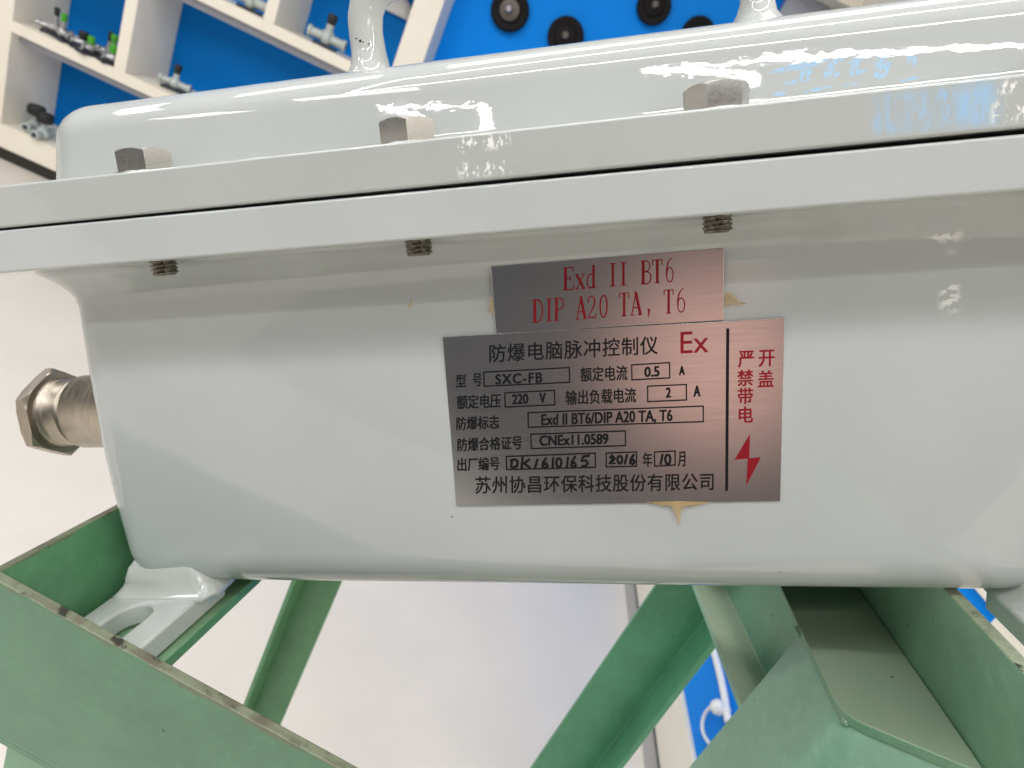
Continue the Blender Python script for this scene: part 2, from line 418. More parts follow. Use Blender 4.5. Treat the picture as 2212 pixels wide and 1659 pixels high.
# ------------------------------------------------------------------ display shelf along the far wall
shelf = thing('display_shelf', (-1.5, 3.03, 0), 'white open shelf unit with blue back panels running along the far wall', 'shelf')
SO = Vector((-1.5, 3.03, 0)); YF, YB = 3.03, 3.36
def sbox(name, a, b, mat, bev=.002, label=None):
    m = MB(); m.box(a, b); o = m.build(name, mat, shelf, SO)
    bevel(o, bev, 2)
    if label: o['label'] = label
    return o
XL = -3.6
sbox('shelf_board', (XL, YF, .056), (-.812, YB, .162), M['board'])
sbox('shelf_board', (XL, YF, .575), (-.812, YB, .622), M['board'])
sbox('shelf_board', (XL, YF, 1.036), (-.812, YB, 1.081), M['board'])
sbox('shelf_board', (XL, YF, 1.50), (-.812, YB, 1.55), M['board'])
for z0, z1 in ((.162, .575), (.622, 1.036), (1.081, 1.50)):
    for x0, x1 in ((-2.53, -2.432), (-3.08, -3.02)):
        sbox('divider', (x0, YF + .0005, z0), (x1, YB, z1), M['board'])
for z0, z1, x0, x1 in ((.622, 1.036, -1.967, -1.914), (1.081, 1.50, -1.388, -1.338), (.162, .575, -1.50, -1.45)):
    sbox('divider', (x0, YF + .0005, z0), (x1, YB, z1), M['board'])
for z0 in (.575, 1.036):
    sbox('under_strip', (-2.43, YF + .05, z0 - .036), (-.815, YF + .08, z0), M['strip_grey'])
sbox('upright_post', (-.811, YF - .002, .0), (-.694, 3.30, 2.4), M['board'])
sbox('skirting', (XL, YF + .006, .0), (-.812, YB, .0558), M['skirt'])
M['blue_shaded'] = simple('shaded_blue_panel', (.0, .185, .62), .45, Specular_IOR_Level=.12)  # panel blue made darker, the shade inside the cubbies painted in
sbox('back_panel', (XL, YB, .0), (-.75, YB + .02, 2.4), M['blue_shaded'], .001)
sbox('display_panel', (-.694, 3.20, .15), (.585, 3.22, 2.4), M['blue'], .001, 'bright blue panel carrying black rubber discs')
sbox('panel_rail', (-.694, 3.05, .0), (.8415, 3.22, .15), M['board'])
sbox('corner_panel', (.586, 3.15, .15), (.8415, 3.22, 2.075), M['strip_grey'])  # white panel in shade, the shade painted as grey
sbox('header_board', (.45, 3.03, 2.075), (.8415, 3.22, 2.4), M['board'])
# white lamp dish on the blue back, seen through the handle
m = MB(); m.lathe([(.072, 0), (.070, .010), (.058, .026), (.034, .038), (.006, .042)], (0, 0, 0), 'y', 28)
for i, v in enumerate(m.v): m.v[i] = (v[0], -v[1], max(v[2], -.012))
dish = m.build('spotlight_dish', M['white_plastic'], None, smooth=True); dish.location = (-.955, 3.358, 1.345); dish.rotation_euler = (0, .0, 0)
tag(dish, 'small white dome fixed to the blue back, seen through the lifting handle', 'dome')

# ------------------------------------------------------------------ cabinet wall on the right
cab = thing('wall_cabinet', (.842, 1.0, 0), 'white cabinet wall with blue inset panel on the right of the floor', 'cabinet')
CO = Vector((.842, 1.0, 0))
def cbox(name, a, b, mat, bev=.0015):
    m = MB(); m.box(a, b); o = m.build(name, mat, cab, CO); bevel(o, bev, 2); return o
cbox('bottom_rail', (.842, -.8, .012), (.90, 3.03, .148), M['board'])
cbox('skirting', (.850, -.8, .0), (.89, 3.03, .0118), M['skirt'])
cbox('top_panel', (.842, -.8, .908), (.90, 3.03, 2.4), M['board'])
cbox('side_panel', (.842, -.8, .1482), (.90, .800, .9078), M['board'])
cbox('blue_panel', (.852, .8002, .1482), (.872, 3.029, .9078), M['blue'])
# white hose fitting on the blue panel
hf = thing('hose_fitting', (.852, 1.13, .28), 'white ball fitting with a looped thin hose on the blue cabinet panel', 'fitting')
HO = Vector((.852, 1.13, .28))
def px_wall(x, y, xw):
    d = W @ cvn(x - CX, y - CY, FP); return CAMLOC + d * (xw / d.x)
bc = px_wall(1553, 1529, .826)
m = MB(); m.lathe([(.001, -.020), (.010, -.017), (.0165, -.008), (.0172, .004), (.012, .014), (.001, .018)], bc, 'x', 20); m.build('ball', M['white_plastic'], hf, HO, True)
m = MB(); m.lathe([(.009, .006), (.009, .854 - bc.x)], bc, 'x', 14); m.build('stem', M['white_plastic'], hf, HO, True)
def smooth_path(P, n=6):
    out = []
    for i in range(len(P) - 1):
        a, b, c, d = P[max(i - 1, 0)], P[i], P[i + 1], P[min(i + 2, len(P) - 1)]
        for k in range(n):
            u = k / n; out.append(.5 * ((2 * b) + (c - a) * u + (2 * a - 5 * b + 4 * c - d) * u * u + (3 * b - a - 3 * c + d) * u ** 3))
    return out + [P[-1]]
m = MB(); m.tube(smooth_path([px_wall(x, y, .835) for x, y in ((1545, 1520), (1534, 1529), (1522, 1545), (1517, 1566), (1521, 1588), (1535, 1610), (1556, 1640))]), .0042, 10); m.build('hose', M['white_plastic'], hf, HO, True)
m = MB(); m.tube(smooth_path([px_wall(x, y, .838) for x, y in ((1512, 1318), (1525, 1358), (1540, 1400), (1556, 1460), (1566, 1510), (1573, 1560))]), .0085, 10); m.build('rail_tube', M['white_plastic'], hf, HO, True)

# rubber diaphragm discs on the blue panel
def disc(x, z, r, label, off=.03, hub='rubber'):
    t = thing('rubber_diaphragm', (x, 3.20, z), label, 'disc', 'rubber discs on the blue panel')
    m = MB(); m.lathe([(.010, 0), (r, -.012 + 0), (r, -off), (r * .9, -off - .010), (r * .62, -off - .004), (r * .55, -off - .012), (.01, -off - .012)], (0, 0, 0), 'y', 36)
    m.build('rubber_disc', M['rubber'], t, smooth=False, angle=40)
    m = MB(); m.lathe([(r * .52, -off - .011), (r * .50, -off - .020), (r * .3, -off - .024), (.01, -off - .024)], (0, 0, 0), 'y', 28); m.build('hub_plate', M[hub], t, angle=40)
    m = MB(); m.lathe([(r * .19, -off - .022), (r * .19, -off - .050), (.012, -off - .055), (.001, -off - .055)], (0, 0, 0), 'y', 16); m.build('centre_bolt', M['bolt' if hub == 'hub' else 'hub'], t, angle=40)
disc(-.452, 1.543, .083, 'black rubber disc with brown hub, fully visible nearest the white post', hub='hub')
disc(-.190, 1.549, .079, 'black rubber disc half hidden behind the box lid, right of the whole one')
disc(.102, 1.800, .072, 'black rubber disc cut off by the top edge of the photo')
disc(.322, 1.782, .070, 'black rubber disc with only its top peeking over the lid by the right handle leg')

# valves on the shelves
def valve(x, y, z, rot, label, knob, body, kr=.017, kh=.045, stem=.10, blen=.09, br=.017, base=True, round_cap=False):
    t = thing('sample_valve', (x, y, z), label, 'valve', 'sample valves on the shelves')
    t.rotation_euler = (0, 0, rot)
    b0 = .010 if base else 0.0
    if base:
        m = MB(); m.box((-.05, -.03, 0), (.05, .03, .012)); o = m.build('mounting_block', M['base_dark'], t); bevel(o, .002, 2)
    zc = b0 + br + .004
    m = MB()
    m.lathe([(br * .75, -blen * .5), (br * .95, -blen * .5 + .002), (br * .95, -blen * .5 + .014), (br * .72, -blen * .5 + .016), (br * .8, -.022), (br * 1.25, -.012), (br * 1.3, .010), (br * .8, .022),
             (br * .72, blen * .5 - .016), (br * .95, blen * .5 - .014), (br * .95, blen * .5 - .002), (br * .75, blen * .5)], (0, 0, zc), 'x', 18)
    m.build('valve_body', body, t, angle=35)
    for sx in (-1, 1):
        m = MB(); m.lathe([(br * .55, 0), (br * .55, .0015)], (sx * (blen * .5 + .0008) - .00075, 0, zc), 'x', 14); m.build('port', M['base_dark'], t)
    m = MB(); m.lathe([(br * 1.0, zc), (br * .95, zc + (stem - zc) * .45), (br * .62, zc + (stem - zc) * .55), (br * .62, stem)], (0, 0, 0), 'z', 16); m.build('bonnet', body, t, angle=35)
    m = MB()
    if round_cap: m.lathe([(kr * .9, stem - .002), (kr, stem + .006), (kr, stem + kh * .75), (kr * .86, stem + kh), (.001, stem + kh + .002)], (0, 0, 0), 'z', 24)
    else: m.lathe([(kr * .75, stem - .002), (kr * .85, stem + kh * .2), (kr, stem + kh * .75), (kr * .8, stem + kh * .97), (.001, stem + kh)], (0, 0, 0), 'z', 18)
    m.build('knob', knob, t, angle=50)
    return t
ch, zi, kb, kg = M['chrome'], M['zinc'], M['knob_black'], M['knob_green']
valve(-2.315, 3.125, .622, .5, 'small silver valve with tall black knob, nearest the left upright on the middle board', kb, ch, .012, .036, .085, .14, .016)
valve(-2.262, 3.10, .622, -.4, 'small silver valve with upright green knob beside the tall black one', kg, ch, .013, .036, .078, .12, .018)
valve(-2.165, 3.10, .622, .8, 'small dark capped valve behind the middle green knob', kb, ch, .022, .034, .045, .10, .015)
valve(-2.105, 3.065, .622, 1.2, 'small silver valve with green knob in the middle of the board', kg, ch, .016, .036, .045, .09, .016)
valve(-2.085, 3.16, .622, .3, 'small valve with black knob behind the two green knobs at the board end', kb, ch, .014, .040, .080, .10, .016)
valve(-2.055, 3.14, .622, 0, 'small silver valve with upper green knob beside the second divider', kg, ch, .016, .034, .085, .09, .016)
valve(-2.010, 3.075, .622, 1.0, 'small silver valve with lower green knob against the second divider', kg, ch, .017, .036, .052, .09, .016)
valve(-2.352, 3.13, .162, 1.75, 'grey valve with round black cap at the left on the bottom board', kb, zi, .038, .040, .082, .15, .021, False, True)
valve(-2.270, 3.08, .162, 1.75, 'grey valve with round black cap at the right on the bottom board', kb, zi, .036, .040, .080, .15, .021, False, True)
valve(-1.145, 3.13, 1.081, .15, 'grey cast valve with black knob on the upper board beside the third divider', kb, zi, .022, .042, .098, .17, .026)
valve(-1.752, 3.14, .622, .2, 'grey cast valve with black knob just above the lid corner', kb, zi, .017, .040, .078, .14, .020)
valve(-1.500, 3.13, 1.081, .2, 'grey cast valve without a visible knob at the top edge of the photo', kb, zi, .022, .042, .110, .18, .028)

# ------------------------------------------------------------------ green angle-iron stand (box axes; gravity is DOWN)
SB = Vector((-.08, .05, -.30))
stand = thing('steel_stand', M_BOX @ Matrix.Translation(SB), 'green painted angle iron stand with worn edges carrying the white box', 'stand')
D = DOWN.normalized()
H = Vector((0, 1, 0)).cross(D).normalized()                       # level, to the right
if H.x < 0: H = -H
Yb = (Vector((0, 1, 0)) - D * D.y).normalized()                   # level, away from viewer
def angle(p, q, d1, d2, w1, w2, t=.005):
    """an L section swept from p to q; legs run from the heel along d1 and d2"""
    d1, d2 = Vector(d1).normalized(), Vector(d2).normalized(); p, q = Vector(p), Vector(q)
    sec = [Vector((0, 0, 0)), d1 * w1, d1 * w1 + d2 * t, d1 * t + d2 * t, d2 * w2 + d1 * t, d2 * w2]
    m = MB(); m.prism([p + s for s in sec], q - p); return m
def st(m, name, mats, bev=.0008, label=None):
    o = m.build(name, mats, stand, SB); bevel(o, bev, 2)
    if label: o['label'] = label
    return o
FZ = -.161
def rail_edge(me, axis_top, tol=.0005):
    pass
X1, Z1 = Vector((1, 0, 0)), Vector((0, 0, 1))
def mark_edges(o, test):
    """second slot (worn edge) for the faces that pass the test, in box coordinates"""
    for p in o.data.polygons:
        if test(p.center + SB, p.normal): p.material_index = 1
# left rail: heel at the outer bottom, one leg up, one leg inward under the foot
o = st(angle((-.262, -.0455, FZ - .005), (-.262, .345, FZ - .005), Z1, X1, .0525, .0635), 'side_rail', [green('mid_green_paint_rail', (.11, .30, .14), dust_amt=.3, rim=(Vector((0, 0, FZ - .005 + .0525)) - SB, (0, 0, -1), .0016)), M['worn']], label='left angle rail with chipped brown edge under the foot')
mark_edges(o, lambda c, n: n.z > .9 and c.z > FZ + .02)
# right rail
RZ = -.202
def rounded(A, Hh, B, r, n=8):
    """corner at Hh between A and B replaced by an arc-like curve of size r (2d)"""
    A, Hh, B = Vector(A), Vector(Hh), Vector(B); a = Hh + (A - Hh).normalized() * r; b = Hh + (B - Hh).normalized() * r
    return [a * (1 - t) ** 2 + Hh * 2 * t * (1 - t) + b * t * t for t in [k / n for k in range(n + 1)]]
PA, PH, PB = (.0845, .072), (.0845, .0045), (.1285, -.0265)
arcL = rounded(PA, PH, PB, .011)
m = MB(); m.prism([(p.x, p.y, RZ) for p in arcL] + [(.1265, -.0253, RZ), (.1265, .345, RZ), (.0845, .345, RZ)], (0, 0, -.005))
m.prism([(.1267, -.16, RZ - .005), (.1267, .345, RZ - .005), (.1267, .345, RZ + .052), (.1267, -.16, RZ + .052)], (.0055, 0, 0))
o = st(m, 'side_rail', [M['green'], M['worn_light']], label='right angle rail with dusty ledge and chipped rim')
mark_edges(o, lambda c, n: n.z > .9 and c.z > RZ + .02)
# front rail: level, so it runs down to the right against the tilted box
A0 = Vector((-.111, -.060, -.1832)); a_dir = H
pA, qA = A0 - a_dir * .215, A0 + a_dir * .36
m = MB(); m.prism([pA, qA, qA + D * .085, pA + D * .085], Vector((0, .0048, 0)))
m.prism([pA + D * .085, qA + D * .085, qA + D * .0898, pA + D * .0898], Vector((0, .06, 0)))
M['green_front'] = green('pale_green_paint_front', (.105, .25, .145), rim=(A0 - SB, tuple(D), .0026))
o = st(m, 'front_rail', [M['green_front'], M['worn']], .0009, 'front angle rail with scuffed top edge')
mark_edges(o, lambda c, n: n.dot(-D) > .9 and (c - A0).dot(D) < .01)
# posts down to the floor
def floor_len(p):
    return (M_BOX @ Vector(p)).z / 1.0
def post(heel, d1, d2, w1, w2, mat, label=None, top_cut=None):
    L = floor_len(heel); h = Vector(heel)
    return st(angle(h, h + D * L, d1, d2, w1, w2), 'post', [mat, M['worn']], label=label)
# front right post: one leg facing left (along y), one facing the viewer
hp = Vector((.0860, .0040, RZ - .0052))
Lp = floor_len(hp); wy = .066
arcO = [Vector((PA[0] + .0012, PA[1]))] + [p + Vector((.0012, .0008)) for p in arcL] + [Vector((PB[0] + .0006, PB[1] + .0004))]
cen = Vector((.118, .060)); inn = []
for k, p in enumerate(arcO):
    t = (arcO[min(k + 1, len(arcO) - 1)] - arcO[max(k - 1, 0)]).normalized(); nn = Vector((-t.y, t.x))
    if nn.dot(cen - p) < 0: nn = -nn
    inn.append(p + nn * .005)
poly = arcO + inn[::-1]
m = MB(); m.prism([(p.x, p.y, RZ - .0051) for p in poly], D * Lp)
st(m, 'post', [M['green_lit'], M['worn']], .0014, 'front right post welded under the right rail')
# rear right, rear left, front left
post((.131, .255, RZ - .0055), -H, -Yb, .055, .042, M['green_deep'], 'deep green rear right post')
post((-.262, .335, FZ - .0055), H, -Yb, .044, .034, M['green_mid'], 'rear left post')
post((-.262, -.0440, FZ - .0055), H, Yb, .040, .040, M['green'])
# depthwise brace under the right rail
cr = lambda y: Vector((.0837 - .083 * (y - .155), y, -.2885))
m = angle(cr(.30), cr(.030), -D, -H, .049, .036, .004)
st(m, 'brace', [M['green_lit'], M['worn']], .0008, 'pale dusty brace running back from the front right post')
# hidden bar added under the box to keep out light from behind
m = MB(); m.box((-.194, .140, RZ + .0002), (.1262, .145, -.1490)); m.box((-.194, .1452, RZ + .0002), (.0840, .175, RZ + .0052))
st(m, 'light_stop_bar', [M['green'], M['worn']], .0008)
# weld beads
def blob(name, pts, mat, parent, shift, n=10, jit=.35, seed=1):
    rnd = random.Random(seed); m = MB()
    for c, r in pts:
        c = Vector(c); vs = []; rows = 6
        prof = [(max(.02, math.sin(PI * i / rows)) * r, -math.cos(PI * i / rows) * r) for i in range(rows + 1)]
        m.lathe(prof, c, 'z', n, fn=lambda a, h, s=rnd.random() * 9: 1 + jit * noise.noise(Vector((math.cos(a) * 1.3 + s, math.sin(a) * 1.3, h / max(r, 1e-6)))))
    return m.build(name, mat, parent, shift, True)
for q, r, sd in (((.0852, .0700, RZ - .003), .0026, 3), ((.0872, .0078, RZ - .005), .0022, 5)):
    m = MB(); rows = 8
    m.lathe([(max(.02, math.sin(PI * i / rows)) * r, -math.cos(PI * i / rows) * r * 1.7) for i in range(rows + 1)], q, 'y', 12, fn=lambda a, h: 1 + .35 * noise.noise(Vector((math.cos(a) + sd, math.sin(a), h * 300))))
    m.build('weld_bead', M['green'], stand, SB, True)

# ------------------------------------------------------------------ the white control box
box = thing('control_box', M_BOX @ Matrix.Translation(OFF), 'white enamelled explosion proof steel control box with bolted lid and two rating plates', 'control box')
XA, XB, Y0, Y1, ZB = -.2440, .2080, 0.0, .170, -.1505
def bprof():
    P = [(.0135, .0060), (.0130, .0048), (.0095, .0025), (.0055, -.0005), (.0025, -.0035), (.0008, -.0065), (0, -.0105)]
    P += [(.0010, -.035), (.0020, -.07), (.0014, -.100), (0, ZB + .024)]
    for k in range(1, 13):
        a = PI / 2 * k / 12; P.append((-.024 * (1 - math.cos(a)), ZB + .024 - .024 * math.sin(a)))
    return P
rings = [rring(XA, XB, Y0, Y1, z, .016, -d) for d, z in bprof()]
body = loft(rings).build('body', M['enamel_body'], box, OFF, angle=70)
m = MB(); m.box((XA + .034, .034, ZB - .002), (XB - .034, .136, ZB + .001)); m.build('bounce_shield', M['base_dark'], box, OFF)  # dark slab added out of view to cut bounce light onto the rails
loft([rring(-.248, .206, -.013, .182, z, .008) for z in (.0210, .0235)]).build('gasket', M['rubber'], box, OFF)
#m = MB(); m.lathe([(.0042, .0), (.0040, -.0005), (.0030, -.0009), (.0001, -.0011)], (px_box(307, 730).x, -.0015, px_box(307, 730).z), 'y', 20); m.build('filled_plug', M['enamel'], box, OFF, True)
def slab(name, z0, z1, mat, tilt=0.0):
    FX0, FX1, FY0, FY1 = -.272, .230, -.036, .206
    m = loft([rring(FX0, FX1, FY0, FY1, z0, .010), rring(FX0, FX1, FY0, FY1, z1, .010)])
    if tilt: m.v = [(x, y, z + (tilt * (x - FX0) if z == z0 else tilt * .5 * (x - FX0))) for x, y, z in m.v]
    o = m.build(name, mat, box, OFF); bevel(o, .0011, 3, 50); return o
slab('body_flange', .0058, .0215, M['enamel'])
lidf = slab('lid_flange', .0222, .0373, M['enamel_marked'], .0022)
lx0, lx1, ly0, ly1 = -.2395, .190, -.0065, .176
LP = [(.0045, .0372), (.0020, .0385), (.0006, .0405), (0, .0430), (-.0002, .0441), (-.0014, .0510), (-.0028, .0589), (-.0030, .0600)]
for k in range(1, 10):
    a = PI / 2 * k / 9; LP.append((-.0030 - .016 * (1 - math.cos(a)) - .0022 * math.sin(a), .0600 + .0138 * math.sin(a)))
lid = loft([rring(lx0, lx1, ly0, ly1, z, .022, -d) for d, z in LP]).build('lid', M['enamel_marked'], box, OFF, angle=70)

# lifting handle on the lid
hy = .026; path, rad = [], []
def add(x, z, r): path.append((x, hy, z)); rad.append(r)
for k, (dz, r) in enumerate(((-.002, .0125), (.001, .0105), (.003, .0090), (.006, .0080), (.011, .0072), (.018, .0070))): add(-.0985, .0735 + dz, r)
for k in range(1, 10):
    a = PI / 2 * k / 9; add(-.0985 + .014 * (1 - math.cos(a)), .0925 + .016 * math.sin(a) + .001, .0070)
for k in range(1, 6): add(-.0845 + (.041 + .0845) * k / 6, .1095, .0070)
for k in range(0, 10):
    a = PI / 2 * k / 9; add(.041 + .013 * math.sin(a), .0935 + .016 * math.cos(a), .0068)
for dz, r in ((.016, .0062), (.010, .0062), (.006, .0072), (.003, .0092), (.0005, .0125), (-.002, .0150)): add(.0545, .0735 + dz, r)
m = MB(); m.tube(path, rad, 20)
m.v = [tuple(Vector(v) + Vector((noise.noise(Vector(v) * 260), noise.noise(Vector(v) * 260 + Vector((9, 0, 0))), noise.noise(Vector(v) * 260 + Vector((0, 9, 0))))) * .0006) for v in m.v]
m.build('lifting_handle', M['enamel_weld'], box, OFF, True)
sp = MB()
for x, z, r in ((-.0990, .0868, .00055), (-.1005, .0878, .0003), (-.0978, .0862, .0003), (-.0955, .0852, .0003), (-.0892, .104, .0006)):
    sp = MB(); sp.lathe([(r, 0), (r * .7, -.0003), (.00001, -.0004)], (x, hy - .0070, z), 'y', 8); sp.build('paint_pit', M['ink_black'], box, OFF)
pass

# bolts: hexagon head above the lid flange, threaded end below the body flange
def bolt(x, y, rot):
    AF, Hh, zb = .0184, .0086, .0381; n = 72
    vs, fs = [], []
    ra = AF / 2
    def hexr(a):
        b = ((a - rot) % (PI / 3)) - PI / 6; return ra / math.cos(b)
    rows = []
    for mode in range(5):
        row = []
        for k in range(n):
            a = 2 * PI * k / n + rot; r = hexr(a)
            if mode == 0: rr, z = r * .985, 0
            elif mode == 1: rr, z = r, .0004
            elif mode == 2: rr, z = r, Hh - max(0, (r - ra * .985)) * .75 - .0001
            elif mode == 3: rr, z = ra * .955, Hh
            else: rr, z = .0003, Hh
            row.append((x + rr * math.cos(a), y + rr * math.sin(a), zb + z))
        rows.append(row)
    head = loft(rows); hd = head.build('bolt', M['bolt'], box, OFF, angle=22)
    w = MB(); w.lathe([(.0108, .0), (.0112, .0004), (.0110, .0012), (.0102, .0013)], (x, y, zb - .0013 + .0005), 'z', 40); w.build('washer', M['bolt'], hd, Vector((0, 0, 0)), angle=40)
    for o in hd.children: o.data.transform(Matrix.Translation(-OFF))
    # helical thread
    pitch, R0, nn = .00150, .00505, 36; rows = []
    zt, zbm = .0070, .0004
    steps = 46
    for i in range(steps + 1):
        z = zt + (zbm - zt) * i / steps; row = []
        end = max(0, 1 - (z - zbm) / .0009)
        for k in range(nn):
            a = 2 * PI * k / nn; ph = (z / pitch - a / (2 * PI)) % 1.0
            r = R0 - .00075 * (1 - abs(2 * ph - 1)) - .0009 * end
            row.append((x + r * math.cos(a), y + r * math.sin(a), z))
        rows.append(row)
    th = loft(rows).build('thread', M['thread'], hd, OFF, angle=60)
BY = -.0205
for bx_, rot in ((-.1745, None), (-.0712, None), (.0330, 1), (.137, None)):
    va = math.atan2(CAMBOX.y - BY, -bx_)
    bolt(bx_, BY, va if rot is None else va + math.radians(46))

# cable gland on the left side
GC = Vector((0, .060, -.0712))
gl = MB(); gl.lathe([(.0205, -.236), (.0205, -.2984), (.0199, -.2992)][::-1], GC, 'x', 56)
g = gl.build('cable_gland', M['gland'], box, OFF, angle=40)
col_ = MB(); col_.lathe([(.0176, -.2990), (.0176, -.3005), (.0186, -.3012), (.0190, -.3030), (.0184, -0.3102), (.0190, -0.3112), (.0196, -0.3130), (.0200, -0.3148)][::-1], GC, 'x', 56); col_.build('collar', M['gland'], g, OFF, angle=60)
rows = []; rh = .0258 * math.cos(PI / 6)
for xx, md in ((-0.3146, 0), (-0.3149, 1), (-0.3210, 1), (-0.3213, 0)):
    row = []
    for k in range(72):
        a = 2 * PI * k / 72; b = ((a - PI / 2) % (PI / 3)) - PI / 6; r = rh / math.cos(b)
        if md == 0: r = min(r, rh * 1.04)
        x_ = xx
        if md == 1: x_ += (1 if xx < -0.3180 else -1) * max(0, r - rh * 1.04) * .45
        row.append((x_, GC.y + r * math.cos(a), GC.z + r * math.sin(a)))
    rows.append(row)
loft(rows).build('gland_nut', M['gland'], g, OFF, angle=25)

# mounting feet with an open slot, welded on with a lumpy bead
def foot(x0, x1, seed):
    zt, zb = -.1505, FZ + .0003; ye, yb = -.0485, .020
    sx0, sx1 = x0 + .0145, x0 + .0325; r = (sx1 - sx0) / 2; sc = (sx0 + sx1) / 2; sy = -.0165
    out = [(x0, ye), (sx0, ye), (sx0, sy)]
    out += [(sc - r * math.cos(PI * k / 14), sy + r * 1.15 * math.sin(PI * k / 14)) for k in range(1, 14)]
    out += [(sx1, sy), (sx1, ye), (x1, ye), (x1, yb), (x0, yb)]
    m = MB(); m.prism([(x, y, zb) for x, y in out], (0, 0, zt - zb))
    f = m.build('mounting_foot', M['enamel_weld'], box, OFF); bevel(f, .0016, 3, 40)
    # weld neck: noisy loft from the foot up into the body
    rows = []; n = 9
    prof = [(0.000, .0000), (.0015, .0030), (.0048, .0075), (.0090, .0120), (.0140, .0165), (.0190, .0180)]
    for dz, ins in [(-.001, -.0035), (.0012, -.0022), (.0035, -.0010), (.006, 0.), (.009, .0005), (.0125, .0012), (.016, .0030), (.020, .0060)]:
        row = []
        for p in rring(x0 + .003 + ins + max(0, dz) * .35, x1 + .004 - ins - max(0, dz) * .1, .0005 + ins - max(0, dz) * .05, .040, zt + dz, .006, 0, n):
            v = Vector(p); q = noise.noise_vector(v * 130 + Vector((seed, 0, 0))) * .0024 + noise.noise_vector(v * 420) * .0010
            row.append(tuple(v + q))
        rows.append(row)
    loft(rows).build('weld_neck', M['enamel_weld'], f, OFF, True)
foot(-.2505, -.2030, 2.0)
foot(.1440, .1915, 6.0)

# ------------------------------------------------------------------ rating plates and their lettering
def c4(x, y): return ((1060 + .42495 * x) * .86406, (600 + .42495 * y) * .86406)   # detail view of the plates -> photo pixel
def onplate(x, y, lift): 
    q = px_box(*c4(x, y)); return Vector((q.x, -lift, q.z))
def plate(name, corners, thick, base):
    """corners clockwise from top left; thickness thick, back at y = -base"""
    m = MB(); m.prism([onplate(x, y, base) for x, y in corners], (0, -thick, 0)); o = m.build(name, M['plate'], box, OFF); bevel(o, .00018, 2); return o
pl_small = plate('marking_plate', [(398, 158), (1760, 45), (1760, 470), (428, 550)], .0006, .0012)
pl_small['label'] = 'small brushed steel plate with two rows of red serif lettering'
pl_big = plate('rating_plate', [(115, 567), (2115, 455), (2090, 1527), (197, 1557)], .0007, .0013)
pl_big['label'] = 'large brushed steel rating plate with black lettering and red warning'
LIFT = .0013 + .0007 + .00008
LIFT_S = .0012 + .0006 + .00008

def text_geo(s, bold=0.0, spacing=1.0):
    c = bpy.data.curves.new('t', 'FONT'); c.body = s; c.offset = bold; c.resolution_u = 3; c.space_character = spacing
    o = bpy.data.objects.new('t', c); COL.objects.link(o)
    dg = bpy.context.evaluated_depsgraph_get(); me = bpy.data.meshes.new_from_object(o.evaluated_get(dg))
    vs = [v.co.copy() for v in me.vertices]; fs = [tuple(p.vertices) for p in me.polygons]
    bpy.data.objects.remove(o); bpy.data.meshes.remove(me); bpy.data.curves.remove(c)
    return vs, fs
def place(mb, vs, fs, quad, lift):
    """fit flat geometry to a quad of detail-view pixels: TL, TR, BR, BL"""
    x0 = min(v.x for v in vs); x1 = max(v.x for v in vs); y0 = min(v.y for v in vs); y1 = max(v.y for v in vs)
    TL, TR, BR, BL = [Vector(q) for q in quad]; out = []
    for v in vs:
        u = (v.x - x0) / (x1 - x0); w = (v.y - y0) / (y1 - y0)
        p = (TL * (1 - u) + TR * u) * w + (BL * (1 - u) + BR * u) * (1 - w); out.append(onplate(p.x, p.y, lift))
    mb.add(out, fs)
def row(mb, s, xl, xr, tl, bl, tr, br, bold=.018, spacing=1.0):
    vs, fs = text_geo(s, 0, spacing); b = bold * 175.0
    for k, (dx, dy) in enumerate(((-1, -.6), (1, -.6), (-1, .6), (1, .6))):
        e = b * .55; i_ = b * .5
        place(mb, vs, fs, ((xl + i_ + dx * e, tl + i_ * .6 + dy * e), (xr - i_ + dx * e, tr + i_ * .6 + dy * e), (xr - i_ + dx * e, br - i_ * .6 + dy * e), (xl + i_ + dx * e, bl - i_ * .6 + dy * e)), LIFT + k * .000006)
_lay = [0]
def strip(mb, pts, width, lift):
    """ribbon along detail-view pixels; each ribbon a hair above the last"""
    _lay[0] = (_lay[0] + 1) % 40; lift = lift + _lay[0] * .000004
    pts = [Vector(p) for p in pts]; vs = []
    for i, p in enumerate(pts):
        t = (pts[min(i + 1, len(pts) - 1)] - pts[max(i - 1, 0)]).normalized(); nrm = Vector((-t.y, t.x)); k = 1.0
        if 0 < i < len(pts) - 1:
            a = (pts[i] - pts[i - 1]).normalized(); k = 1 / max(.55, abs(nrm.dot(Vector((-a.y, a.x)))))
        w = width[i] if isinstance(width, (list, tuple)) else width
        vs += [onplate(*(p + nrm * w * .5 * k), lift), onplate(*(p - nrm * w * .5 * k), lift)]
    mb.add(vs, [(2 * i, 2 * i + 1, 2 * i + 3, 2 * i + 2) for i in range(len(pts) - 1)])
def frame(mb, q, w=8):
    q = [Vector(p) for p in q]
    c = sum(q, Vector((0, 0))) / 4
    inn = []
    for i, p in enumerate(q):
        a = (q[(i + 1) % 4] - p).normalized(); b = (q[i - 1] - p).normalized(); inn.append(p + (a + b) * w)
    vs = [onplate(p.x, p.y, LIFT) for p in q] + [onplate(p.x, p.y, LIFT) for p in inn]
    mb.add(vs, [(i, (i + 1) % 4, 4 + (i + 1) % 4, 4 + i) for i in range(4)])

